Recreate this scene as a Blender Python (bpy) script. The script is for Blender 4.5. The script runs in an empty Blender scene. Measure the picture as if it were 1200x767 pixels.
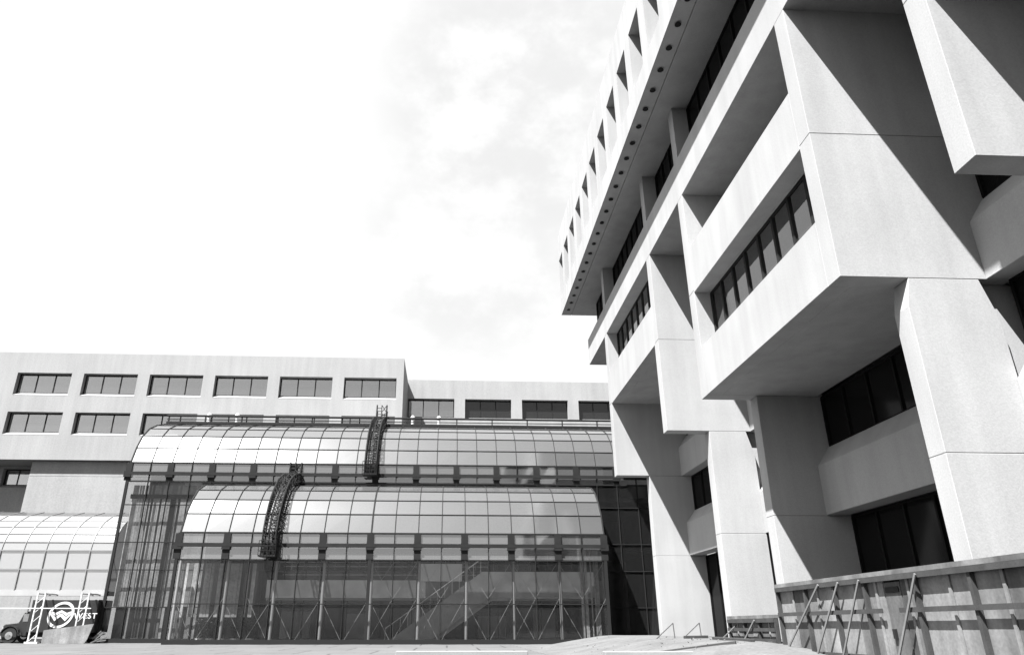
import bpy, bmesh, math, random
from mathutils import Vector
random.seed(7)
R = math.radians
scene = bpy.context.scene
C = scene.collection
H = 1.05                      # height of the lens above the plaza; all z below are measured from the lens

# ------------------------------------------------------------------ camera
cam_d = bpy.data.cameras.new('camera')
cam = bpy.data.objects.new('camera', cam_d)
C.objects.link(cam)
cam.location = (0, 0, H)
cam.rotation_euler = (R(90 + 21.667), 0, R(-2.568))
cam_d.sensor_fit = 'HORIZONTAL'
cam_d.sensor_width = 36
cam_d.lens = 36 * 808 / 1200
cam_d.shift_x = 37 / 1200
cam_d.shift_y = 29.5 / 1200
cam_d.clip_start = .1
cam_d.clip_end = 3000
scene.camera = cam

# ------------------------------------------------------------------ sky, sun, exposure
SUN = Vector((-.43, -.42, 1.0)).normalized()
world = bpy.data.worlds.new('World')
scene.world = world
world.use_nodes = True
nt = world.node_tree
N, L = nt.nodes, nt.links
N.clear()
out = N.new('ShaderNodeOutputWorld')
bg = N.new('ShaderNodeBackground')
bg.inputs['Strength'].default_value = .05
sky = N.new('ShaderNodeTexSky')
sky.sky_type = 'NISHITA'
sky.sun_disc = False
sky.sun_elevation = math.asin(SUN.z)
sky.sun_rotation = math.atan2(SUN.x, SUN.y)
sky.air_density = 1.0
sky.dust_density = 1.6
bw = N.new('ShaderNodeRGBToBW')
L.new(sky.outputs[0], bw.inputs[0])
tc = N.new('ShaderNodeTexCoord')
def noise(scale, detail, rough=.55, offs=(0, 0, 0)):
    mp = N.new('ShaderNodeMapping')
    mp.inputs['Location'].default_value = offs
    mp.inputs['Scale'].default_value = (1, 1, 1.5)
    L.new(tc.outputs['Generated'], mp.inputs[0])
    n = N.new('ShaderNodeTexNoise')
    n.inputs['Scale'].default_value = scale
    n.inputs['Detail'].default_value = detail
    n.inputs['Roughness'].default_value = rough
    L.new(mp.outputs[0], n.inputs['Vector'])
    return n.outputs[0]
def ramp(src, a, b, c0, c1):
    m = N.new('ShaderNodeMapRange')
    m.interpolation_type = 'SMOOTHSTEP'
    for i, v in zip((1, 2, 3, 4), (a, b, c0, c1)):
        m.inputs[i].default_value = v
    L.new(src, m.inputs[0])
    return m.outputs[0]
def math_node(op, a, b):
    m = N.new('ShaderNodeMath')
    m.operation = op
    for i, v in enumerate((a, b)):
        if isinstance(v, float): m.inputs[i].default_value = v
        else: L.new(v, m.inputs[i])
    return m.outputs[0]
sep = N.new('ShaderNodeSeparateXYZ')
L.new(tc.outputs['Generated'], sep.inputs[0])
def toward(v, a, b, c0, c1):
    d = N.new('ShaderNodeVectorMath'); d.operation = 'DOT_PRODUCT'
    L.new(tc.outputs['Generated'], d.inputs[0]); d.inputs[1].default_value = Vector(v).normalized()
    return ramp(d.outputs['Value'], a, b, c0, c1)
bank = toward((-.45, .9, .0), -.05, .42, 0, 1)               # bank of bright cloud on the far and left side
puffs = ramp(noise(2.6, 7, .58, (3.1, .4, 0)), .58, .7, 0, .3)     # loose cloud elsewhere
mask = math_node('MAXIMUM', bank, puffs)
# thinner, greyer places in the bank: high on the right, low in the middle
thin = math_node('MAXIMUM', toward((.1, .74, .66), .965, .997, 0, 1),
       math_node('MAXIMUM', toward((.03, .87, .5), .975, .999, 0, .75), toward((-.2, .78, .6), .985, .999, 0, .3)))
wisp = ramp(noise(5.5, 9, .6, (.35, 0, .22)), .36, .62, .0, 1.0)
thin = math_node('MULTIPLY', thin, wisp)
body = ramp(thin, .0, 1.0, 6.3, 5.35)                          # brightness of the cloud itself
mixv = N.new('ShaderNodeMix')
mixv.data_type = 'FLOAT'
L.new(mask, mixv.inputs[0]); L.new(bw.outputs[0], mixv.inputs[2]); L.new(body, mixv.inputs[3])
L.new(mixv.outputs[0], bg.inputs['Color'])
L.new(bg.outputs[0], out.inputs['Surface'])

sun_d = bpy.data.lights.new('sun', 'SUN')
sun_d.energy = 5
sun_d.angle = R(.53)
sun_o = bpy.data.objects.new('sun', sun_d)
C.objects.link(sun_o)
sun_o.location = SUN * 80
sun_o.rotation_euler = SUN.to_track_quat('Z', 'Y').to_euler()

vs = scene.view_settings
vs.view_transform = 'Standard'
vs.look = 'None'
vs.gamma = 1
vs.use_curve_mapping = False
vs.exposure = 1.72
scene.cycles.max_bounces = 8
scene.cycles.transparent_max_bounces = 16
scene.cycles.use_denoising = True
scene.cycles.caustics_reflective = False
scene.cycles.caustics_refractive = False

# ------------------------------------------------------------------ materials (the photograph is black and white)
def mat(name, v, rough=.85, spec=.3, var=.0, vscale=1.5, grain=.0, gscale=60, streak=0., bump=0., metal=0.):
    m = bpy.data.materials.new(name)
    m.use_nodes = True
    t = m.node_tree
    b = t.nodes['Principled BSDF']
    b.inputs['Roughness'].default_value = rough
    b.inputs['Specular IOR Level'].default_value = spec
    b.inputs['Metallic'].default_value = metal
    b.inputs['Base Color'].default_value = (v, v, v, 1)
    if var or grain or streak:
        co = t.nodes.new('ShaderNodeTexCoord')
        cur = None
        def layer(scale, amt, sc3=(1, 1, 1), det=6):
            nonlocal cur
            mp = t.nodes.new('ShaderNodeMapping'); mp.inputs['Scale'].default_value = sc3
            t.links.new(co.outputs['Object'], mp.inputs[0])
            n = t.nodes.new('ShaderNodeTexNoise')
            n.inputs['Scale'].default_value = scale; n.inputs['Detail'].default_value = det
            t.links.new(mp.outputs[0], n.inputs['Vector'])
            r = t.nodes.new('ShaderNodeMapRange')
            r.inputs[1].default_value = .25; r.inputs[2].default_value = .75
            r.inputs[3].default_value = 1 - amt; r.inputs[4].default_value = 1 + amt
            t.links.new(n.outputs[0], r.inputs[0])
            mu = t.nodes.new('ShaderNodeMath'); mu.operation = 'MULTIPLY'
            t.links.new(r.outputs[0], mu.inputs[0])
            if cur is None: mu.inputs[1].default_value = v
            else: t.links.new(cur, mu.inputs[1])
            cur = mu.outputs[0]
            return n
        if var: layer(vscale, var)
        if streak: layer(1.6, streak, (1, 1, .07))
        g = layer(gscale, grain, det=3) if grain else None
        t.links.new(cur, b.inputs['Base Color'])
        if bump and g:
            bp = t.nodes.new('ShaderNodeBump'); bp.inputs['Strength'].default_value = bump
            bp.inputs['Distance'].default_value = .01
            t.links.new(g.outputs[0], bp.inputs['Height']); t.links.new(bp.outputs[0], b.inputs['Normal'])
    return m
def glass(name, tint, gloss, trans, diffuse, rough=.03, wob=.0, fres=1.0):
    """glazing: a coated mirror share, a clear share seen through and a diffuse share that can stand in for haze"""
    m = bpy.data.materials.new(name)
    m.use_nodes = True
    t = m.node_tree
    t.nodes.clear()
    o = t.nodes.new('ShaderNodeOutputMaterial')
    gl = t.nodes.new('ShaderNodeBsdfGlossy'); gl.inputs['Color'].default_value = (.95, .95, .95, 1); gl.inputs['Roughness'].default_value = rough
    tr = t.nodes.new('ShaderNodeBsdfTransparent'); tr.inputs['Color'].default_value = (tint, tint, tint, 1)
    df = t.nodes.new('ShaderNodeBsdfDiffuse'); df.inputs['Color'].default_value = (diffuse, diffuse, diffuse, 1)
    m1 = t.nodes.new('ShaderNodeMixShader'); m2 = t.nodes.new('ShaderNodeMixShader')
    m1.inputs[0].default_value = trans
    t.links.new(df.outputs[0], m1.inputs[1]); t.links.new(tr.outputs[0], m1.inputs[2])
    fr = t.nodes.new('ShaderNodeFresnel'); fr.inputs[0].default_value = 1.5
    ad = t.nodes.new('ShaderNodeMath'); ad.operation = 'ADD'; ad.use_clamp = True; ad.inputs[1].default_value = gloss
    fm = t.nodes.new('ShaderNodeMath'); fm.operation = 'MULTIPLY'; fm.inputs[1].default_value = fres
    t.links.new(fr.outputs[0], fm.inputs[0]); t.links.new(fm.outputs[0], ad.inputs[0])
    t.links.new(ad.outputs[0], m2.inputs[0])
    t.links.new(m1.outputs[0], m2.inputs[1]); t.links.new(gl.outputs[0], m2.inputs[2])
    if wob:
        co = t.nodes.new('ShaderNodeTexCoord'); n = t.nodes.new('ShaderNodeTexNoise'); n.inputs['Scale'].default_value = .7
        t.links.new(co.outputs['Object'], n.inputs['Vector'])
        bp = t.nodes.new('ShaderNodeBump'); bp.inputs['Strength'].default_value = wob; bp.inputs['Distance'].default_value = .1
        t.links.new(n.outputs[0], bp.inputs['Height']); t.links.new(bp.outputs[0], gl.inputs['Normal'])
    t.links.new(m2.outputs[0], o.inputs['Surface'])
    return m

CONC = mat('cast_concrete', .36, .9, .2, .08, .4, .085, 24, .10, .25)
CONC2 = mat('precast_panel', .31, .9, .2, .07, .25, .10, 8, .09, .2)
JOINT = mat('joint_shadow_gap', .17, .95, .1)
DARKGLASS = glass('dark_window_glass', .2, 0, .0, .007, .12, .03, .35)
DARKFR = mat('black_window_frame', .007, .7, .1)
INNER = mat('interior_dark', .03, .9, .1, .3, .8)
PANE = glass('coated_window_glass', .5, .10, .6, .05)
VAULT = glass('vault_glazing', .35, .28, .58, .22, .15, .03, .8)
CLEAR = glass('wall_glazing', .86, .01, .955, .22, .06, .06, .5)  # diffuse share raised to brighten the hall behind with an even haze
CLERE = glass('clerestory_glazing', .45, .22, .7, .30, .05, .03)
GALG = glass('gallery_glazing', .5, .28, .35, .42, .1, .03)
STEEL = mat('dark_steel', .016, .75, .2, .2, 2)
BRONZE = mat('bronze_mullion', .016, .8, .2)
WHITE = mat('white_paint', .6, .6, .3, .06, 2)
CURT = mat('curtain_cloth', .30, .95, .1, .1, 1, .12, 8)
PLAST2 = mat('grey_render', .32, .9, .2, .25, .9)
PLASTER = mat('interior_plaster', .36, .9, .2, .06, .8)
ROOFM = mat('roof_felt', .18, .9, .2, .1, 1)
PLY = mat('weathered_plywood', .135, .9, .15, .32, 1.3, .16, 14, .5)
PLY2 = mat('pale_plywood', .20, .9, .15, .28, 1.3, .16, 14, .45)
PLY3 = mat('grey_plywood', .09, .9, .15, .3, 1.3, .16, 14, .5)
TIMBER = mat('dark_timber', .05, .85, .2, .25, 3, .15, 30)
BATTEN = mat('pale_batten', .15, .85, .2, .15, 3)
BLACKP = mat('black_truck_paint', .022, .4, .5, .2, 1.5)
RUBBER = mat('tyre_rubber', .02, .8, .3)
CHROME = mat('worn_chrome', .5, .3, .6, metal=.8)
PIPE = mat('rusty_pipe', .09, .7, .3, .2, 4)
DARKFLOOR = mat('added_dark_floor', .045, .95, .1, .2, 2)  # for the added recess floor, dark to cut sun bounce
LAMP = mat('downlight_can', .012, .8, .2)

# ------------------------------------------------------------------ mesh helpers
class MB:
    def __init__(s): s.v = []; s.f = []
    def quad(s, *p):
        n = len(s.v); s.v += [tuple(q) for q in p]; s.f.append(tuple(range(n, n + len(p))))
    def box(s, x0, x1, y0, y1, z0, z1):
        n = len(s.v)
        s.v += [(x0, y0, z0), (x1, y0, z0), (x1, y1, z0), (x0, y1, z0), (x0, y0, z1), (x1, y0, z1), (x1, y1, z1), (x0, y1, z1)]
        for f in ((0, 3, 2, 1), (4, 5, 6, 7), (0, 1, 5, 4), (1, 2, 6, 5), (2, 3, 7, 6), (3, 0, 4, 7)):
            s.f.append(tuple(n + i for i in f))
        return s
    def prism(s, prof, a0, a1, axis='y'):
        """prof: (x,z) for axis y, (y,z) for axis x, (x,y) for axis z; extruded from a0 to a1"""
        k = len(prof); n = len(s.v)
        def P(q, a): return {'y': (q[0], a, q[1]), 'x': (a, q[0], q[1]), 'z': (q[0], q[1], a)}[axis]
        s.v += [P(q, a0) for q in prof] + [P(q, a1) for q in prof]
        s.f.append(tuple(n + i for i in range(k)))
        s.f.append(tuple(n + k + i for i in reversed(range(k))))
        for i in range(k):
            j = (i + 1) % k
            s.f.append((n + i, n + k + i, n + k + j, n + j))
        return s
    def tube(s, p0, p1, r, n=8, r1=None):
        p0, p1 = Vector(p0), Vector(p1); d = p1 - p0
        if d.length < 1e-6: return s
        d.normalize()
        a = d.cross(Vector((0, 0, 1)) if abs(d.z) < .9 else Vector((1, 0, 0))).normalized(); b = d.cross(a)
        r1 = r if r1 is None else r1
        m = len(s.v)
        for p, q in ((p0, r), (p1, r1)):
            for i in range(n):
                t = 2 * math.pi * (i + .5) / n
                s.v.append(tuple(p + a * math.cos(t) * q + b * math.sin(t) * q))
        for i in range(n):
            j = (i + 1) % n; s.f.append((m + i, m + j, m + n + j, m + n + i))
        s.f.append(tuple(m + i for i in reversed(range(n)))); s.f.append(tuple(m + n + i for i in range(n)))
        return s
    def bar(s, p0, p1, w, h=None):
        """rectangular bar between two points"""
        h = h or w
        p0, p1 = Vector(p0), Vector(p1); d = (p1 - p0).normalized()
        a = d.cross(Vector((0, 0, 1)) if abs(d.z) < .95 else Vector((0, 1, 0))).normalized(); b = d.cross(a).normalized()
        m = len(s.v)
        for p in (p0, p1):
            for sx, sy in ((-1, -1), (1, -1), (1, 1), (-1, 1)):
                s.v.append(tuple(p + a * sx * w / 2 + b * sy * h / 2))
        for f in ((0, 1, 2, 3), (7, 6, 5, 4), (0, 4, 5, 1), (1, 5, 6, 2), (2, 6, 7, 3), (3, 7, 4, 0)):
            s.f.append(tuple(m + i for i in f))
        return s
    def build(s, name, m, parent=None, smooth=False, bevel=0., keep=False):
        base = parent_base(parent)
        me = bpy.data.meshes.new(name)
        me.from_pydata([(x - base.x, y - base.y, z + H - base.z) for x, y, z in s.v], [], s.f)
        bm = bmesh.new(); bm.from_mesh(me)
        if not keep: bmesh.ops.recalc_face_normals(bm, faces=bm.faces)
        if bevel:
            bmesh.ops.bevel(bm, geom=[e for e in bm.edges if len(e.link_faces) == 2 and e.calc_face_angle(0) > .6], offset=bevel, segments=1, affect='EDGES')
        bm.to_mesh(me); bm.free()
        if smooth:
            for p in me.polygons: p.use_smooth = True
        me.materials.append(m)
        o = bpy.data.objects.new(name, me)
        C.objects.link(o)
        if parent: o.parent = parent
        return o
def parent_base(p):
    b = Vector((0, 0, 0))
    while p is not None:
        b += p.location; p = p.parent
    return b
def tag(o, label=None, cat=None, group=None, kind=None):
    for k, v in (('label', label), ('category', cat), ('group', group), ('kind', kind)):
        if v: o[k] = v
    return o
def thing(name, loc, label, cat, group=None):
    o = bpy.data.objects.new(name, None)
    o.empty_display_size = .3
    C.objects.link(o)
    o.location = (loc[0], loc[1], loc[2] + H)
    return tag(o, label, cat, group)
def panel(mb, mapf, u0, u1, v0, v1, holes, depth):
    """flat wall sheet with rectangular openings and their reveals; mapf(u, v, d) -> point, d into the wall"""
    us = sorted({u0, u1, *[h[0] for h in holes], *[h[1] for h in holes]})
    vv = sorted({v0, v1, *[h[2] for h in holes], *[h[3] for h in holes]})
    us = [u for u in us if u0 <= u <= u1]; vv = [v for v in vv if v0 <= v <= v1]
    for i in range(len(us) - 1):
        for j in range(len(vv) - 1):
            cu, cv = (us[i] + us[i + 1]) / 2, (vv[j] + vv[j + 1]) / 2
            if any(h[0] < cu < h[1] and h[2] < cv < h[3] for h in holes): continue
            for d in (0, depth):
                mb.quad(mapf(us[i], vv[j], d), mapf(us[i + 1], vv[j], d), mapf(us[i + 1], vv[j + 1], d), mapf(us[i], vv[j + 1], d))
    for a, b, c, d in holes + [(u0, u1, v0, v1)]:
        for p, q in (((a, c), (b, c)), ((b, c), (b, d)), ((b, d), (a, d)), ((a, d), (a, c))):
            mb.quad(mapf(*p, 0), mapf(*q, 0), mapf(*q, depth), mapf(*p, depth))

# ------------------------------------------------------------------ ground
def sstep(a, b, x):
    t = max(0, min(1, (x - a) / (b - a))); return t * t * (3 - 2 * t)
def ground_z(x, y):
    far = -1.05 + .62 * sstep(4.2, 9.2, x) * (1 - sstep(40, 47, y))
    near = -1.62 + .55 * sstep(5, 9, x) * sstep(4, 14, y)
    z = near + (far - near) * sstep(12, 22, y - .15 * max(x, 0))
    if y > 46: z = -1.05 + (z + 1.05) * .5
    return z + .012 * math.sin(x * 2.1 + y) * math.cos(y * 1.7 - x * .6)
def sheet(name, m, xs, ys, dz, edge=0.):
    mb = MB()
    for y in ys:
        for x in xs: mb.v.append((x, y, ground_z(x, y) + dz))
    k = len(xs)
    for j in range(len(ys) - 1):
        for i in range(k - 1):
            mb.f.append((j * k + i, j * k + i + 1, (j + 1) * k + i + 1, (j + 1) * k + i))
    o = mb.build(name, m, smooth=True)
    return tag(o, kind='structure')
def rng(a, b, s):
    n = max(1, round((b - a) / s)); return [a + (b - a) * i / n for i in range(n + 1)]
EARTH = mat('bare_earth', .022, .95, .1, .3, .4, .25, 9)
PAVE = mat('pale_paving', .125, .9, .2, .12, .5, .10, 12)
def slab_joints(m):
    t = m.node_tree; b = t.nodes['Principled BSDF']
    src = b.inputs['Base Color'].links[0].from_socket
    co = t.nodes.new('ShaderNodeTexCoord'); br = t.nodes.new('ShaderNodeTexBrick')
    br.inputs['Scale'].default_value = 1; br.inputs['Mortar Size'].default_value = .05
    br.inputs['Brick Width'].default_value = 3.2; br.inputs['Row Height'].default_value = 4.5
    br.inputs['Color1'].default_value = (1, 1, 1, 1); br.inputs['Color2'].default_value = (.86, .86, .86, 1); br.inputs['Mortar'].default_value = (.4, .4, .4, 1)
    mx = t.nodes.new('ShaderNodeMix'); mx.data_type = 'RGBA'; mx.blend_type = 'MULTIPLY'; mx.inputs[0].default_value = 1
    t.links.new(co.outputs['Object'], br.inputs['Vector']); t.links.new(src, mx.inputs[6]); t.links.new(br.outputs[0], mx.inputs[7])
    t.links.new(mx.outputs[2], b.inputs['Base Color'])
slab_joints(PAVE)
SAND = mat('building_sand', .13, .95, .1, .22, .9, .2, 10, bump=.6)
sheet('ground', EARTH, [-900, -300, -100] + rng(-60, 30, 1.0) + [60, 200, 900], [-900, -300, -60] + rng(-20, 60, 1.0) + [120, 400, 1500], -.05)
sheet('paving', PAVE, rng(-58, 4.0, 1.0), rng(25.5, 52.9, .8), .012)
sheet('path', SAND, rng(4.0, 11.4, .4), rng(12, 50, .4), .016)

# ------------------------------------------------------------------ right-hand concrete building
bld = thing('concrete_building', (16, 20, -1.0), 'large pale concrete building with stepped fins, projecting bays and deep overhanging top storey', 'building')
FX, FT = 10.0, .6
FINS = [0.35, 10.48, 15.4, 25.22, 30.47, 40.62]
for y in FINS:
    mb = MB(); y1 = y + FT; px = 11.62 if y < 16 else 11.9
    gap = y in (0.35, 15.4, 30.47)                    # near face looks into a narrow gap bay: web set back behind the pier
    xr = 13.95 if gap else 14.9
    mb.prism([(px, -2.2), (px, 3.794), (xr, 3.794), (xr, -2.2)], y, y1)
    wb = y + (.3 if gap else .02)
    tl = [(px, 3.806), (px, 7.6), (11.8, 8.406)] if y < 16 else [(px, 3.806), (px + .05, 8.406)]
    tr = [(13.68, 8.406), (13.95, 7.3), (13.95, 3.806)] if gap else [(14.9, 8.406), (14.9, 3.806)]
    mb.prism(tl + tr, y, y1)
    if gap: mb.prism([(13.68, 8.406), (13.95, 7.3), (13.95, 3.806), (14.9, 3.806), (14.9, 8.406)], wb, y1 - .02)
    if gap: mb.box(13.95, 14.9, wb, y1 - .02, -2.2, 3.794)
    mb.box(FX, 14.6, y, y1, 8.418, 12.964)
    mb.box(FX, 14.6, y, y1, 12.976, 17.65)
    mb.box(FX + .03, 11.4, y + .02, y1 - .02, 19.6, 22.43)
    mb.build('fin', CONC, bld, bevel=.01)
    for z, x0, x1 in ((3.8, px, 13.9), (8.412, 12.1, 13.6), (12.97, 10.02, 14.5)):
        MB().box(x0 + .003, x1, y + .015, y1 - .015, z - .007, z + .007).build('joint', JOINT, bld)
Y0, Y1 = -6.0, 46.4
mb = MB()
mb.prism([(10, 17.65), (10, 19.6), (14.6, 19.6), (14.6, 17.65)], Y0, Y1)
mb.build('ring_beam', CONC, bld, bevel=.01)

def win_y(x, y0, y1, z0, z1, pitch, parent, curtain=True, mw=.13, glassm=None):
    """window strip facing -X: frame with mullions > pane, curtain"""
    n = max(1, round((y1 - y0) / pitch))
    fr = MB()
    fr.box(x - .05, x + .07, y0, y1, z1 - .09, z1 - .004)
    fr.box(x - .05, x + .07, y0, y1, z0 + .004, z0 + .09)
    for i in range(n + 1):
        yc = y0 + (y1 - y0) * i / n
        yc = min(max(yc, y0 + mw / 2 + .004), y1 - mw / 2 - .004)
        fr.box(x - .07, x + .09, yc - mw / 2, yc + mw / 2, z0 + .09, z1 - .09)
    w = fr.build('window', DARKFR if glassm else BRONZE, parent)
    MB().box(x - .008, x + .008, y0 + .02, y1 - .02, z0 + .03, z1 - .03).build('pane', glassm or PANE, w)
    if curtain:
        cb = MB()
        for i in range(n):
            a, b = y0 + (y1 - y0) * i / n, y0 + (y1 - y0) * (i + 1) / n
            a += .07; b -= .07 + (random.random() * .35 if random.random() < .5 else 0)
            k = 12
            for q in range(k):
                ya, yb = a + (b - a) * q / k, a + (b - a) * (q + 1) / k
                xa, xb = x + .17 + .05 * (q % 2), x + .17 + .05 * ((q + 1) % 2)
                cb.quad((xa, ya, z0 + .02), (xb, yb, z0 + .02), (xb, yb, z1 - .06), (xa, ya, z1 - .06))
        cb.build('curtain', CURT, w)
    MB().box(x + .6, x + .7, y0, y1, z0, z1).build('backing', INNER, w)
    return w
def bay_two(y0, y1):
    mb = MB()
    mb.box(FX, 10.6, y0, y1, 8.42, 10.41)
    mb.box(10.6, 14.4, y0, y1, 8.424, 8.8)
    mb.box(FX, 10.6, y0, y1, 12.87, 14.93)
    mb.box(10.6, 14.4, y0, y1, 12.87, 13.25)
    mb.build('projecting_bay', CONC, bld, bevel=.01)
    win_y(10.72, y0, y1, 10.3, 12.87, 1.13, bld)
    win_y(13.2, y0, y1, 13.3, 17.65, 1.5, bld, False, .08, DARKGLASS)
    MB().box(10.61, 13.1, y0 + .004, y1 - .004, 13.255, 13.3).build('added_dark_floor', DARKFLOOR, bld)  # unseen dark sheet, added to keep sun bounce off the recess ceiling
def bay_one(y0, y1):
    mb = MB()
    mb.box(FX, 10.6, y0, y1, 12.9, 15.0)
    mb.box(10.6, 14.4, y0, y1, 12.9, 13.3)
    mb.build('projecting_bay', CONC, bld, bevel=.01)
    win_y(10.72, y0, y1, 14.9, 17.65, 1.13, bld)
def spandrel(y0, y1, z, cap):
    MB().prism([(13.9, z), (13.9, z + 1.72 + cap), (14.45, z + 2.45 + cap), (14.72, z + 2.45 + cap), (14.72, z)], y0 + .004, y1 - .004).build('spandrel', CONC, bld, bevel=.01)
bays = [(FINS[i] + FT, FINS[i + 1]) for i in range(5)]
bay_one(*bays[0]); bay_two(*bays[2]); bay_one(*bays[4])
for i, (a, b) in enumerate(bays):
    spandrel(a, b, 3.83, .1)
    win_y(14.2 if i in (1, 3) else 14.87, a, b, -2.0, 3.83, 1.6, bld, False, .09, DARKGLASS)
    top = 8.38 if i == 2 else 8.42
    win_y(14.55, a, b, 6.35, top, 1.6, bld, False, .09, DARKGLASS)
    if i != 2:
        spandrel(a, b, 8.42, 0)
        win_y(14.55, a, b, 10.85, 12.9 if i in (0, 4) else 13.0, 1.6, bld, False, .09, DARKGLASS)
    if i in (1, 3):
        spandrel(a, b, 13.0, 0)
        win_y(14.55, a, b, 15.4, 17.65, 1.6, bld, False, .09, DARKGLASS)
for a, b in zip([Y0] + [f + FT for f in FINS], FINS + [46.1]):
    win_y(10.78, a + .01, b - .01, 19.6, 22.43, 1.25, bld, False, .09, DARKGLASS)
mb = MB()
mb.box(15.6, 26, Y0 + .2, 41.1, -2.2, 22.4)
mb.box(11.6, 15.6, Y0 + .2, 46.0, 19.62, 22.4)
mb.build('core', CONC, bld)
# top storey
OX = 8.455
Y2 = 48.26
holes = []
y = 46.73
while y > 0:
    holes.append((y, y + 1.66 if y < 46 else Y2 - .02, 23.7, 27.16)); y -= 2.538
mb = MB()
panel(mb, lambda u, v, d: (OX + d, u, v), Y0, Y2, 22.43, 29.45, [h for h in holes], .74)
mb.build('parapet_storey', CONC, bld)
mb = MB()
for h in holes: mb.box(9.5, 9.55, h[0] - .2, min(h[1] + .2, Y2 - .05), h[2] - .2, h[3] + .2)
mb.build('slot_glazing', DARKGLASS, bld)
mb = MB()
mb.box(9.225, 15, Y0, Y2, 22.435, 22.76)
mb.box(9.2, 24, Y0 + .02, Y2 - .02, 29.0, 29.3)
mb.box(9.9, 24, Y0 + .02, Y2 - .02, 22.77, 29.0)
mb.build('roof_slab', CONC, bld)
MB().box(9.195, 9.225, Y0 + .02, Y2 - .02, 22.52, 22.7).build('joint', JOINT, bld)
y = 47.2
while y > 12:
    MB().tube((8.83, y, 22.37), (8.83, y, 22.424), .135, 14, .10).build('downlight', LAMP, bld); y -= 1.217

# ------------------------------------------------------------------ far office blocks
def facade_window(x0, x1, z0, z1, yf, parent, glassm, n=3, depth=.55):
    y = yf + depth
    fr = MB()
    fr.box(x0, x1, y - .05, y + .05, z1 - .1, z1 - .004); fr.box(x0, x1, y - .05, y + .05, z0 + .004, z0 + .1)
    for i in range(n + 1):
        xc = min(max(x0 + (x1 - x0) * i / n, x0 + .054), x1 - .054)
        fr.box(xc - .05, xc + .05, y - .06, y + .06, z0 + .1, z1 - .1)
    w = fr.build('window', BRONZE, parent)
    MB().box(x0 + .01, x1 - .01, y - .008, y + .008, z0 + .02, z1 - .02).build('pane', glassm, w)
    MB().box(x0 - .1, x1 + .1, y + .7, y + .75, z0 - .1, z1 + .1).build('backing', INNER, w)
    for i in range(n):
        if glassm is BG1:
            h = random.choice((0, .15, .25, .3, .5, .9)) * (z1 - z0) * random.uniform(.8, 1)
            if h > .1: MB().box(x0 + (x1 - x0) * i / n + .06, x0 + (x1 - x0) * (i + 1) / n - .06, y + .12, y + .14, z1 - h, z1 - .02).build('blind', CURT, w)
    sl = MB(); sl.prism([(yf - .01, z0 - .34), (yf - .01, z0 - .3), (y - .07, z0 + .02), (y - .07, z0 - .34)], x0 + .004, x1 - .004, 'x')
    sl.build('sill', CONC2, w)
BG1 = glass('block_window_glass', .75, .40, .7, .06, .04, .02)
BG2 = glass('wing_window_glass', .3, .03, .2, .02, .04)
blk = thing('office_block', (-30, 75, -1.05), 'long pale concrete office block with two rows of triple-pane windows, left behind the glass vaults', 'building')
XR = -5.1
wins = []
mb = MB()
hs = []
for k in range(2, 9):
    x0 = -45.35 + 6.79 * (k - 2)
    if x0 + 5.55 > XR - .5: break
    for z0, z1 in ((22.62, 24.75), (18.42, 20.5)):
        hs.append((x0, x0 + 5.55, z0 - .3, z1)); wins.append((x0, x0 + 5.55, z0, z1))
panel(mb, lambda u, v, d: (u, 70 + d, v), -75, XR, 15.55, 27.0, hs, .6)
mb.box(-75, XR, 71.5, 92, 15.57, 26.9)
mb.box(-75, XR, 70.62, 71.5, 26.6, 26.98); mb.box(-75, XR, 70.62, 71.5, 15.56, 15.8)
mb.box(XR - .5, XR - .001, 70.61, 71.5, 15.8, 26.6)
mb.build('wall', CONC2, blk)
for w in wins: facade_window(*w, 70, blk, BG1)
mb = MB()
panel(mb, lambda u, v, d: (u, 73.2 + d, v), -75, -6, -1.05, 15.54, [(-46.3, -42.2, 13.3, 15.3), (-53.2, -49.1, 13.3, 15.3)], .6)
mb.build('lower_wall', CONC2, blk)
facade_window(-46.3, -42.2, 13.62, 15.3, 73.2, blk, BG1)
facade_window(-53.2, -49.1, 13.62, 15.3, 73.2, blk, BG1)
mb = MB()
mb.box(-42.0, -30, 70.55, 73.1, -1.05, 13.98); mb.box(-42.0, -30, 70.55, 73.1, 14.0, 15.54)
mb.build('stair_tower', CONC2, blk, bevel=.02)
MB().box(-41.98, -30.02, 70.57, 73, 13.97, 14.01).build('joint', JOINT, blk)

wing = thing('office_wing', (10, 84, -1.05), 'set-back pale concrete office wing with one row of dark windows, between taller block and fins', 'building')
mb = MB(); hs = []; wins = []
for k in range(6):
    x0 = -5.05 + 6.72 * k
    hs.append((x0, x0 + 5.45, 22.4, 24.95)); wins.append((x0, x0 + 5.45, 22.75, 24.95))
panel(mb, lambda u, v, d: (u, 77.6 + d, v), XR - 1, 36, -1.05, 27.25, hs, .6)
mb.box(XR + .01, 36, 79.2, 92, -1.05, 27.1); mb.box(XR + .01, 36, 78.22, 79.2, 26.9, 27.2)
mb.build('wall', CONC2, wing)
for i, w in enumerate(wins): facade_window(*w, 77.6, wing, BG1 if i == 0 else BG2)

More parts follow.
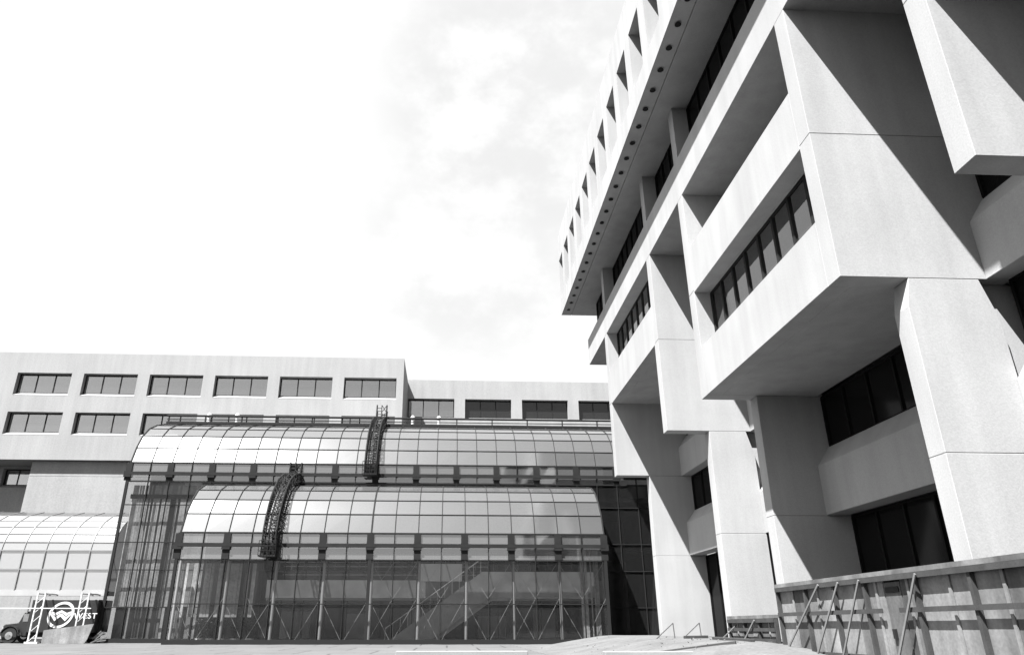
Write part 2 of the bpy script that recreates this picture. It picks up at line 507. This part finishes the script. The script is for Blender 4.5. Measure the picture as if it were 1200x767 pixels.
# ------------------------------------------------------------------ glass atrium
atr = thing('glass_atrium', (-4, 54, -1.05), 'big dark-framed glass atrium with two stepped curved glass vaults in front of the office blocks', 'atrium')
MAINP = [(53, 11.62), (53.22, 12.3), (53.5, 12.88), (53.82, 13.45), (54.2, 14.0), (55.15, 14.85), (56.4, 15.47), (58.5, 16.2)]
FRONP = [(48, 5.85), (48.2, 6.55), (48.5, 7.18), (48.82, 7.72), (49.25, 8.25), (50.1, 9.05), (51.3, 9.62), (53, 10.0)]
def vault(prof, xs, yb, zb, rows, trans, clere, parent, heavy=(), skip=None):
    x0, x1 = xs[0], xs[-1]
    g = MB(); flat = [prof[0]] + [prof[k] for k in rows]
    for i in range(len(xs) - 1):
        for (ya, za), (yb_, zb_) in zip(flat, flat[1:]):
            j = [random.uniform(-.0035, .0035) for _ in range(4)]
            g.quad((xs[i], ya + j[0], za), (xs[i + 1], ya + j[1], za), (xs[i + 1], yb_ + j[2], zb_), (xs[i], yb_ + j[3], zb_))
    g.build('vault_glazing', VAULT, parent, keep=True)
    y0, zs = prof[0]
    w = MB(); w.quad((x0, y0, zb), (x1, y0, zb), (x1, y0, clere), (x0, y0, clere)); w.build('wall_glazing', CLEAR, parent, keep=True)
    c = MB(); c.quad((x0, y0, clere), (x1, y0, clere), (x1, y0, zs), (x0, y0, zs)); c.build('clerestory_glazing', CLERE, parent, keep=True)
    m = MB()
    for i, x in enumerate(xs):
        wd = .2 if i in heavy or i in (0, len(xs) - 1) else .05
        m.box(x - wd / 2, x + wd / 2, y0 - .09, y0 + .03, zb, zs)
        wv = .04 if wd < .1 else .09
        for a, b in zip(flat, flat[1:]):
            m.bar((x, a[0] - .02, a[1] + .015), (x, b[0] - .02, b[1] + .015), wv, .07)
    for z, t in trans: m.box(x0, x1, y0 - .075, y0 + .02, z - t / 2, z + t / 2)
    for k in rows:
        yy, zz = prof[k]; m.box(x0, x1, yy - .05, yy + .02, zz - .015, zz + .028)
    m.box(x0 - .1, x1 + .1, y0 - .15, y0 + .1, zb, zb + .3)
    m.build('mullion_grid', BRONZE, parent)
    # glazed ends, at the left and right of the vault
    for x in (x0, x1):
        e = MB()
        pts = [(y0, zb), *flat, (prof[-1][0], zb)]
        e.quad(*[(x, p[0], p[1]) for p in pts])
        e.build('end_glazing', CLEAR, parent)
XM = [-24.25 + 1.55 * k for k in range(27)]
XF = [-17.85 + 1.58 * k for k in range(19)]
vault(MAINP, XM, 58, -1.05, (2, 4, 5, 6, 7), [(1.29, .06), (3.82, .06), (5.75, .06), (8.45, .06), (10.2, .1), (11.62, .1)], 10.2, atr)
vault(FRONP, XF, 53, -1.05, (2, 4, 5, 6, 7), [(1.38, .06), (4.12, .08), (5.85, .1)], 4.12, atr, heavy=(8,))
for xs, y0, z0, z1, zt in ((XM, 53, 10.25, 11.57, 10.8), (XF, 48, 4.16, 5.8, 5.07)):
    for k in range(0, len(xs), 2):
        MB().box(xs[k] - .26, xs[k] + .2, y0 - .10, y0 - .013, z0, z1).build('bracket_plate', STEEL, atr)
        MB().box(xs[k] - .3, xs[k] + .24, y0 - .2, y0 - .1, zt - .3, zt + .12).build('bracket_shoe', STEEL, atr)
    MB().box(xs[0], xs[-1], y0 - .21, y0 - .12, zt - .13, zt + .1).build('tie_rail', STEEL, atr)
# ridge rail on the big vault
r = MB()
r.box(-24.4, 16.1, 58.4, 58.75, 16.22, 16.42)
r.tube((-24.4, 58.5, 16.95), (16.1, 58.5, 16.95), .09, 8); r.tube((-24.4, 58.5, 16.62), (16.1, 58.5, 16.62), .04, 8)
for k in range(0, 27, 2): r.box(XM[k] - .05, XM[k] + .05, 58.45, 58.55, 16.4, 16.92)
r.build('ridge_rail', STEEL, atr)
MB().box(-24.3, 16.1, 58.8, 69.5, 15.9, 16.3).build('flat_roof', ROOFM, atr)
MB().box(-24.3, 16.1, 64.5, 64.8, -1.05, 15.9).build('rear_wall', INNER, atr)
# inside: columns, braces, gallery, stair, curtains
for k in range(0, 19, 2):
    MB().tube((XF[k] + .12, 48.55, -1.05), (XF[k] + .12, 48.55, 4.1), .095, 10).build('column', PLASTER, atr)
b = MB()
for k in range(0, 18):
    for z0, z1 in ((-1.0, 1.75), (1.75, 4.1)):
        if z0 > 0 and k < 8: continue
        s = 1 if k % 2 else 0
        b.bar((XF[k], 48.62, z0 if s else z1), (XF[k + 1], 48.62, z1 if s else z0), .024)
        if random.random() < .25: b.bar((XF[k], 48.65, z1 if s else z0), (XF[k + 1], 48.65, z0 if s else z1), .024)
b.build('brace', PLASTER, atr)
MB().box(-12.8, 10.4, 52.0, 52.3, 1.9, 3.1).build('balcony_front', PLAST2, atr)
MB().box(-12.8, 10.4, 52.3, 60, 1.75, 1.95).build('floor_slab', PLASTER, atr)
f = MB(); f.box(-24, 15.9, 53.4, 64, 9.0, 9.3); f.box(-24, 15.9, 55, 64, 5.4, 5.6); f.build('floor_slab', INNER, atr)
w = MB()
for k in range(6): w.box(-12.2, 3, 54 + .05 * k, 54.04 + .05 * k, 3.55 + .3 * k, 3.63 + .3 * k)
w.build('balcony_rail', PLASTER, atr)
MB().box(15.95, 16.0, 53.2, 64, -1.05, 15.8).build('added_end_wall', INNER, atr)  # dark wall added to block bright sky beyond the end panes
s = MB()
s.prism([(-1.4, -1.05), (2.9, 1.9), (10.3, 1.9), (10.3, 3.6), (2.4, 3.6), (-4.2, -1.05)], 50.6, 50.8)
s.prism([(-1.4, -1.05), (2.9, 1.88), (4.2, 1.88), (4.2, 1.7), (3.1, 1.7), (-.9, -1.05)], 50.8, 52.4)
s.build('staircase', PLAST2, atr)
MB().box(-2.0, 1.0, 51.5, 51.6, 3.0, 4.2).build('notice_panel', PLASTER, atr)
st = MB()
for i in range(16): st.box(-1.3 + .27 * i, -1.0 + .27 * i, 50.85, 52.3, -1.0 + .185 * i, -.83 + .185 * i)
st.build('stair_treads', PLASTER, atr)
hr = MB(); hr.tube((-4.2, 50.7, -.1), (2.4, 50.7, 4.5), .03, 6); hr.tube((2.4, 50.7, 4.5), (10.3, 50.7, 4.5), .03, 6)
for i in range(14): hr.tube((-4.2 + .5 * i, 50.7, -1.0 + .34 * i), (-4.2 + .5 * i, 50.7, -.1 + .348 * i), .015, 5)
hr.build('handrail', WHITE, atr)
# offices seen at the back of the hall: dark strip windows with pale bars
for k in range(7):
    x0 = -13 + 3.3 * k
    wb = MB().box(x0, x0 + 2.9, 56.0, 56.1, 4.0, 5.3).build('inner_window', DARKGLASS, atr)
    m = MB(); m.box(x0, x0 + 2.9, 55.93, 55.99, 4.6, 4.68); m.box(x0 - .04, x0 + 2.94, 55.93, 55.99, 5.3, 5.4); m.box(x0 - .04, x0 + 2.94, 55.93, 55.99, 3.9, 4.0)
    for q in range(4): m.box(x0 + .95 * q, x0 + .95 * q + .06, 55.94, 55.985, 4.0, 5.3)
    m.build('frame', PLASTER, wb)
for k in range(5):
    x0 = -12 + 4.7 * k + random.uniform(-.5, .5)
    MB().box(x0, x0 + random.uniform(1, 2.2), 55.0, 55.1, -1.05, random.uniform(.6, 1.6)).build('display_board', random.choice((PLAST2, PLASTER, CURT)), atr)
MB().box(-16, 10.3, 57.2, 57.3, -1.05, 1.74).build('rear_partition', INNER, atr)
for k in range(5):
    x0 = -16.6 + .85 * k + random.uniform(-.2, .2)
    m = MB()
    for i in range(46):
        a = random.uniform(0, 6.28); h = random.uniform(.5, 1.5); q = random.uniform(.1, .45)
        p = Vector((x0 + q * math.cos(a), 50.2 + q * math.sin(a), -.7 + h)); d = Vector((math.cos(a), math.sin(a), .5)) * .22
        n = Vector((-math.sin(a), math.cos(a), 0)) * .06
        m.quad(p, p + d * .5 + n, p + d, p + d * .5 - n)
        m.tube((x0, 50.2, -.75), tuple(p), .008, 4)
    m.build('potted_foliage', mat('leaf', .07, .6, .3, .4, 4) if k == 0 else bpy.data.materials['leaf'], atr)
    MB().tube((x0, 50.2, -1.05), (x0, 50.2, -.7), .2, 12, .26).build('planter', WHITE, atr)
c = MB()
def streaks(x0, x1, y, z0, z1, gap):
    x = x0
    while x < x1:
        w = random.uniform(.05, .2)
        if random.random() > gap:
            d = random.uniform(0, .03)
            c.quad((x, y + d, z0), (x + w, y + d, z0), (x + w, y + d, z1), (x, y + d, z1))
        x += w * random.uniform(.75, 1.2)
streaks(-23.9, -18.6, 53.5, 1.35, 10.0, .32); streaks(-18.6, -17.9, 53.5, -.9, 10, .35); streaks(-20.4, -19.0, 53.6, -.9, 1.3, .3)
streaks(-17.6, -13.0, 49.3, .6, 4.0, .35)
streaks(9.0, 10.3, 49.6, -1, 5, .3)
c.build('curtain', mat('blind_cloth', .36, .95, .1, .3, 1.2, .25, 7, .35), atr)
MB().box(-24, -17.95, 54.4, 54.5, -1.05, 9.0).build('partition', mat('partition_board', .16, .9, .1, .2, .6, 0, 1, .3), atr)

# ------------------------------------------------------------------ maintenance ladders that ride on the vaults
def ladder(x0, x1, prof, tail, horn, label):
    t = thing('maintenance_ladder', ((x0 + x1) / 2, prof[0][0] - .3, prof[0][1]), label, 'ladder', 'curved maintenance ladders on the glass vaults')
    path = [Vector((0, p[0], p[1])) for p in [(prof[0][0], prof[0][1] - tail)] + prof]
    nrm = []
    for i in range(len(path)):
        d = (path[min(i + 1, len(path) - 1)] - path[max(i - 1, 0)]).normalized()
        nrm.append(Vector((0, -d.z, d.y)))
    inn = [p + n * .22 for p, n in zip(path, nrm)]; outr = [p + n * .85 for p, n in zip(path, nrm)]
    last = path[-1]
    outr.append(last + Vector((0, -.1, horn))); inn.append(last + Vector((0, .25, horn * .75)))
    def interp(pl, s):
        f = s * (len(pl) - 1); i = min(int(f), len(pl) - 2); return pl[i].lerp(pl[i + 1], f - i)
    for x in (x0, x1):
        m = MB()
        for pl, r in ((inn, .065), (outr, .06)):
            for a, b in zip(pl, pl[1:]): m.tube((x, a.y, a.z), (x, b.y, b.z), r, 6)
        n = 22
        for i in range(n):
            a = interp(inn, i / n); b = interp(outr, i / n); c2 = interp(outr, (i + 1) / n)
            m.tube((x, a.y, a.z), (x, b.y, b.z), .032, 5); m.tube((x, a.y, a.z), (x, c2.y, c2.z), .032, 5)
        m.build('side_truss', STEEL, t)
    m = MB(); n = 34; xm = x0 + .48 * (x1 - x0)
    for i in range(n):
        a = interp(outr, i / n); m.tube((x0, a.y, a.z), (xm, a.y, a.z), .028, 5)
        a = interp(inn, i / n); m.tube((xm, a.y, a.z), (x1, a.y, a.z), .045, 5)
    for a, b in zip(outr, outr[1:]): m.tube((xm, a.y, a.z), (xm, b.y, b.z), .035, 6)
    for i in range(14):
        a = interp(outr, i / 14); b = interp(outr, (i + 1) / 14)
        m.tube((xm, a.y, a.z), (x1, b.y, b.z), .03, 5); m.tube((x1, a.y, a.z), (xm, b.y, b.z), .03, 5)
    m.build('rungs', STEEL, t)
    y0, z0 = path[0].y, path[0].z
    m = MB()
    m.box(x0 - .15, x1 + .1, y0 - 1.0, y0 - .22, z0 - .05, z0 + .05)
    for i in range(7):
        x = x0 - .15 + (x1 - x0 + .25) * i / 6; m.tube((x, y0 - 1.0, z0), (x, y0 - 1.0, z0 + .95), .022, 5)
    for z in (.3, .62, .95): m.tube((x0 - .15, y0 - 1.0, z0 + z), (x1 + .1, y0 - 1.0, z0 + z), .028, 5)
    m.box(x0 + .1, x1 + .05, y0 - .8, y0 - .3, z0 + .05, z0 + .8)
    m.build('platform', STEEL, t)
ladder(-12.2, -11.35, FRONP, 1.55, 1.7, 'curved black maintenance ladder riding on the lower front glass vault')
ladder(-6.45, -5.6, MAINP, .9, 1.9, 'curved black maintenance ladder riding on the upper rear glass vault')

# ------------------------------------------------------------------ vents on the atrium roof
def vent(x, y, label):
    t = thing('roof_vent', (x, y, 16.3), label, 'vent', 'white vents on the atrium roof')
    MB().tube((x, y, 16.3), (x, y, 17.35), .13, 10).build('stem', WHITE, t)
    m = MB(); m.tube((x, y, 17.3), (x, y, 17.5), .2, 12, .2); m.tube((x, y, 17.5), (x, y, 17.66), .2, 12, .06)
    m.build('cowl', WHITE, t)
vent(-21.4, 60, 'white roof vent below third lower window from left of office block, leftmost vent')
vent(-18.95, 60, 'white roof vent beside the leftmost vent, second from left on atrium roof')
vent(-3.4, 60, 'white roof vent just right of the upper curved ladder')
vent(-1.05, 60, 'white roof vent in front of the pale-paned first window of the office wing')

# ------------------------------------------------------------------ glass gallery at the far left
gal = thing('glass_gallery', (-34, 55, -1.05), 'bright curved glass gallery raised on white posts at far left beside the atrium', 'gallery')
GP = [(53.2, 5.15), (53.32, 5.75), (53.6, 6.35), (54.0, 6.9), (54.6, 7.4), (55.6, 7.95), (57.5, 8.5)]
XG = [-24.45 - 1.58 * k for k in range(19)]
g = MB()
for i in range(len(XG) - 1):
    for a, b in zip([(53.2, 2.45), (53.2, 3.85)] + GP, [(53.2, 3.85)] + GP):
        if a == b: continue
        g.quad((XG[i + 1], a[0], a[1]), (XG[i], a[0], a[1]), (XG[i], b[0], b[1]), (XG[i + 1], b[0], b[1]))
g.build('glazing', GALG, gal, keep=True)
PALE = mat('pale_beam_paint', .36, .8, .2, .08, 1)
GREY = mat('grey_mullion', .22, .5, .4)
m = MB()
for x in XG:
    m.box(x - .03, x + .03, 53.12, 53.22, 2.45, 5.15)
    for a, b in zip(GP, GP[1:]): m.bar((x, a[0] - .02, a[1] + .01), (x, b[0] - .02, b[1] + .01), .05, .06)
for z in (3.85, 5.15): m.box(XG[-1], XG[0], 53.13, 53.215, z - .04, z + .04)
for k in (1, 2, 3, 4, 5): m.box(XG[-1], XG[0], GP[k][0] - .05, GP[k][0] + .02, GP[k][1] - .02, GP[k][1] + .03)
m.build('mullion_grid', GREY, gal)
m = MB(); m.box(XG[-1], XG[0], 53.14, 53.4, 2.05, 2.45); m.box(XG[-1], XG[0], 53.4, 57.5, 2.2, 2.4)
m.build('edge_beam', PALE, gal)
MB().box(XG[-1], XG[0], 57.5, 57.8, 2.4, 8.5).build('rear_wall', WHITE, gal)
for x in (-28.25, -25.3, -35.5):
    m = MB()
    for d in (0, .5): m.box(x + d, x + d + .08, 51.6, 51.68, -1.05, 2.2)
    for i in range(5): m.bar((x + .06, 51.65, -.9 + .6 * i), (x + .56, 51.65, -.4 + .6 * i), .035)
    m.bar((x + .05, 51.65, 2.12), (x + .05, 53.3, 2.12), .09); m.bar((x + .55, 51.65, 2.12), (x + .55, 53.3, 2.12), .09)
    m.box(x - .12, x + .75, 51.5, 51.8, -1.05, -.93)
    m.build('post', WHITE, gal)
MB().box(XG[-1], XG[0], 51.61, 51.67, 1.16, 1.22).build('tie_rail', WHITE, gal)
# ------------------------------------------------------------------ dark truck under the gallery
trk = thing('truck', (-27.5, 53.7, -1.05), 'dark lorry with long hood and white ringed emblem, parked at far left', 'truck')
def wheel(x, y, r):
    w = MB().tube((x, y, -1.05 + r), (x, y + .3, -1.05 + r), r, 24).build('wheel', RUBBER, trk)
    m = MB(); m.tube((x, y - .03, -1.05 + r), (x, y + .01, -1.05 + r), r * .5, 20); m.tube((x, y - .07, -1.05 + r), (x, y - .02, -1.05 + r), r * .2, 12)
    m.build('rim', CHROME, w)
for x in (-30.0, -26.3, -25.3):
    for y in (52.45, 54.3): wheel(x, y, .5)
MB().box(-28.9, -24.38, 52.42, 54.6, -.35, 1.78).build('cargo_box', BLACKP, trk, bevel=.03)
m = MB(); m.box(-29.4, -24.8, 52.9, 54.1, -.65, -.36); m.build('chassis', STEEL, trk)
m = MB()
m.prism([(-30.65, -.6), (-30.65, .1), (-30.45, .2), (-29.65, .3), (-29.4, .95), (-28.95, 1.05), (-28.95, -.6)], 52.65, 54.45)
m.build('cab', BLACKP, trk, bevel=.05)
m = MB(); m.quad((-29.67, 52.8, .33), (-29.67, 54.3, .33), (-29.44, 54.3, .9), (-29.44, 52.8, .9)); m.box(-29.4, -29.05, 52.635, 52.65, .35, .85)
m.build('cab_window', glass('truck_glass', .3, .5, .1, .1), trk)
m = MB()
for i in range(10):
    a0, a1 = math.pi * i / 10, math.pi * (i + 1) / 10
    m.bar((-30.0 + .62 * math.cos(a0), 52.55, -.55 + .62 * math.sin(a0)), (-30.0 + .62 * math.cos(a1), 52.55, -.55 + .62 * math.sin(a1)), .3, .05)
m.build('fender', BLACKP, trk)
MB().box(-30.8, -30.66, 52.7, 54.4, -.6, -.42).build('bumper', CHROME, trk)
for y in (52.85, 54.15): MB().tube((-30.69, y, -.1), (-30.63, y, -.1), .12, 14).build('headlight', CHROME, trk)
MB().tube((-29.2, 52.6, .9), (-29.2, 52.6, 2.0), .06, 10).build('exhaust_stack', CHROME, trk)
# emblem: a ring with two stacked zigzag strokes
cx, cz, ey = -26.78, .78, 52.4
m = MB()
for i in range(40):
    a0, a1 = 2 * math.pi * i / 40, 2 * math.pi * (i + 1) / 40
    P = lambda a, r: (cx + r * 1.02 * math.cos(a) + .10 * math.sin(a) * r, cz + r * math.sin(a) + .05 * math.cos(a) * r)
    q = [P(a0, .70), P(a1, .70), P(a1, .86), P(a0, .86)]
    m.prism([q[0], q[1], q[2], q[3]], ey - .012, ey + .03)
top = [(-.74, .26), (-.38, .12), (0, .30), (.38, .12), (.74, .26)]
bot = [(-.70, .02), (-.36, -.40), (0, -.10), (.36, -.40), (.70, .02)]
for i in range(4):                                   # broad zigzag band, split by a thin dark zigzag
    for f0, f1 in ((0, .36), (.5, 1)):
        q = [(cx + p[0] + (u[0] - p[0]) * f, ey, cz + p[1] + (u[1] - p[1]) * f)
             for p, u, f in ((top[i], bot[i], f0), (top[i + 1], bot[i + 1], f0), (top[i + 1], bot[i + 1], f1), (top[i], bot[i], f1))]
        m.prism([(v[0], v[2]) for v in q], ey - .012, ey + .03)
m.build('emblem', WHITE, trk)
def text(s, x, z, size, y, parent, name='lettering'):
    cu = bpy.data.curves.new('lettering_curve', 'FONT')
    cu.body = s; cu.size = size; cu.extrude = .008; cu.offset = .008; cu.space_character = 1.12
    o = bpy.data.objects.new('lettering_tmp', cu); C.objects.link(o)
    me = bpy.data.meshes.new_from_object(o.evaluated_get(bpy.context.evaluated_depsgraph_get()))
    bpy.data.objects.remove(o)
    me.materials.clear(); me.materials.append(WHITE)
    o = bpy.data.objects.new(name, me); C.objects.link(o)
    o.parent = parent; b = parent_base(parent)
    o.location = (x - b.x, y - b.y, z + H - b.z); o.rotation_euler = (R(90), 0, 0); o.scale = (1.12, 1, 1)
    return o
text('WEST', -25.88, .55, .50, 52.4, trk)

pn = thing('site_panel', (-26.6, 51.00, -1.05), 'large pale plywood sheet leaning in front of the dark truck', 'panel')
m = MB(); m.prism([(-26.95, -1.03), (-26.95, -.2), (-23.75, .2), (-24.0, -.75), (-24.15, -1.03)], 50.95, 51.02)
m.build('sheet', PLY2, pn)
m = MB(); m.bar((-26.4, 51.02, -.15), (-26.4, 51.45, -1.0), .08); m.bar((-24.6, 51.02, .0), (-24.6, 51.45, -1.0), .08)
m.build('prop', BATTEN, pn)
db = MB()
for i in range(9):
    x = -23.9 + random.random() * .5; a = random.uniform(-.6, .8)
    db.bar((x, 51.10 + .1 * i / 3, -1.0 + .05 * i), (x + .9 * math.cos(a) * .6, 51.20 + .1 * i / 3, -1.0 + abs(.9 * math.sin(a)) + .04 * i), .07)
tag(db.build('scrap_timber', BATTEN), 'loose heap of pale scrap timber between the leaning panel and the atrium corner', 'timber')

# ------------------------------------------------------------------ hoarding fence along the right-hand building
def fence(posts, top, label, x=10.0, braces=(), door=None):
    y0, y1 = posts[0], posts[-1]
    t = thing('hoarding_fence', (x, y0, ground_z(x, y0)), label, 'fence', 'plywood hoarding along the building')
    mats = [PLY, PLY2, PLY, PLY3, PLY2, PLY, PLY2]
    k = 0
    for a, b in zip(posts, posts[1:]):
        segs = [(a, b)]
        if door and a < door[0] < b: segs = [(a, door[0]), (door[1], b)]
        for (p, q) in segs:
            z0 = ground_z(x, (p + q) / 2) - .1
            mid = p + (q - p) * random.uniform(.4, .62)
            for c0, c1 in ((p, mid), (mid, q)):
                MB().box(x + random.uniform(0, .012), x + .035, c0 + .006, c1 - .006, z0, top - .02 - random.uniform(0, .02)).build('plywood_sheet', mats[(k * 3) % 7], t); k += 1
            if random.random() < .6: MB().box(x - .03, x - .003, mid - .04, mid + .04, z0, top - .05).build('batten', PLY2, t)
    for a in posts:
        MB().box(x - .10, x - .004, a - .045, a + .045, ground_z(x, a) - .2, top - .06).build('post', TIMBER, t)
    m = MB(); m.box(x - .11, x + .06, y0 - .05, y1 + .05, top - .05, top + .05); m.build('top_plank', PLY, t)
    m = MB(); m.box(x - .135, x - .105, y0, y1, top - .17, top - .055); m.build('rail', TIMBER, t)
    zm = .34 if top > 1 else -.08
    for (p, q) in ([(y0, door[0]), (door[1], y1)] if door else [(y0, y1)]):
        MB().box(x - .14, x - .105, p, q, zm - .05, zm + .05).build('rail', TIMBER, t)
        MB().box(x - .135, x - .105, p, q, ground_z(x, (p + q) / 2) + .02, ground_z(x, (p + q) / 2) + .1).build('rail', TIMBER, t)
    for a, l in braces:
        MB().bar((x - .17, a, top - .1), (x - .24, a + l, ground_z(x - .24, a + l) - .02), .03, .05).build('brace', BATTEN, t)
    if door:
        m = MB(); z0 = ground_z(x, door[0])
        m.box(x + .005, x + .045, door[0] + .03, door[1] - .03, z0 + .03, top - .2)
        d = m.build('door', PLY3, t)
        MB().box(x - .06, x + .002, door[1] - .2, door[1] - .12, z0 + .75, z0 + .95).build('handle', STEEL, d)
        MB().box(x - .02, x + .004, door[0] + .08, door[1] - .08, top - .42, top - .3).build('hinge_plate', STEEL, d)
    return t
BATTEN.node_tree.nodes['Principled BSDF'].inputs['Roughness'].default_value = .9
fence([3.3, 5.0, 6.7, 8.4, 10.0, 11.7, 13.35, 15.05, 16.95, 18.35, 19.9, 21.6], 1.14, 'tall weathered plywood hoarding with timber braces and a door, in front of nearest fins',
      braces=((18.9, 2.1), (17.9, 1.5), (16.95, 1.25), (14.8, 1.3), (11.3, 1.3), (7.6, 1.3)), door=(15.65, 16.3))
fence([22.0, 23.2, 24.4, 25.7], .30, 'low plywood hoarding beyond the tall one, in front of the second slim pier', braces=((23.3, .9),))

# ------------------------------------------------------------------ bits on the ground
def stay(x, y, label):
    z = ground_z(x, y)
    m = MB(); m.tube((x - .75, y, z - .02), (x, y, z + .58), .022, 6); m.tube((x, y, z + .58), (x + .03, y, z - .1), .022, 6)
    tag(m.build('bent_pipe', PIPE), label, 'pipe', 'bent pipes at the foot of the piers')
stay(9.25, 30, 'bent rusty pipe standing at foot of the farthest pier beside the dark atrium glass')
stay(10.35, 30, 'bent rusty pipe standing just left of the dark doorway between two piers')
stay(10.1, 25.2, 'bent rusty pipe standing at left end of the low plywood hoarding')
def log(x0, y0, x1, y1, w, label, mm=TIMBER):
    m = MB(); m.bar((x0, y0, ground_z(x0, y0) + w * .5), (x1, y1, ground_z(x1, y1) + w * .5), w * 1.6, w)
    tag(m.build('timber_beam', mm, bevel=.01), label, 'timber', 'timber lying by the hoarding')
log(9.35, 29.0, 10.3, 29.1, .12, 'short dark timber lying between two bent pipes')
log(9.3, 25.6, 9.4, 22.6, .10, 'long dark timber lying along the foot of the low hoarding')
log(5.6, 23.5, 8.6, 21.9, .10, 'dark timber lying on the sand in front of the hoarding')
KERB = mat('pale_precast', .25, .9, .2, .08, .6, .08, 14)
rub = MB()
for i in range(150):
    u = random.random()
    x = 4.5 + 5.0 * random.random(); y = 22 + 16 * u * u; q = random.uniform(.015, .07)
    z = ground_z(x, y)
    vs_ = [Vector((random.uniform(-1, 1), random.uniform(-1, 1), random.uniform(-.6, .8))) * q for _ in range(5)]
    n = len(rub.v); rub.v += [(x + v.x, y + v.y, z + v.z + q * .3) for v in vs_]
    rub.f += [(n, n + 1, n + 2), (n + 2, n + 3, n), (n, n + 3, n + 4), (n + 1, n + 4, n + 2), (n + 4, n + 1, n)]
tag(rub.build('rubble', SAND), 'scattered small rubble on the sandy ground before the piers', 'rubble', kind='stuff')
def kerb(x0, x1, y, z1, label):
    m = MB(); m.box(x0, x1, y, y + .45, -1.4, z1)
    tag(m.build('precast_slab', KERB, bevel=.015), label, 'concrete slab', 'precast slabs on the paving')
kerb(-2.0, 3.2, 29.5, -.88, 'longest bright precast concrete slab on the paving in front of the atrium stair')
kerb(4.6, 7.2, 21.6, -.66, 'bright precast concrete slab lying on sand before the farthest pier')
x = -26
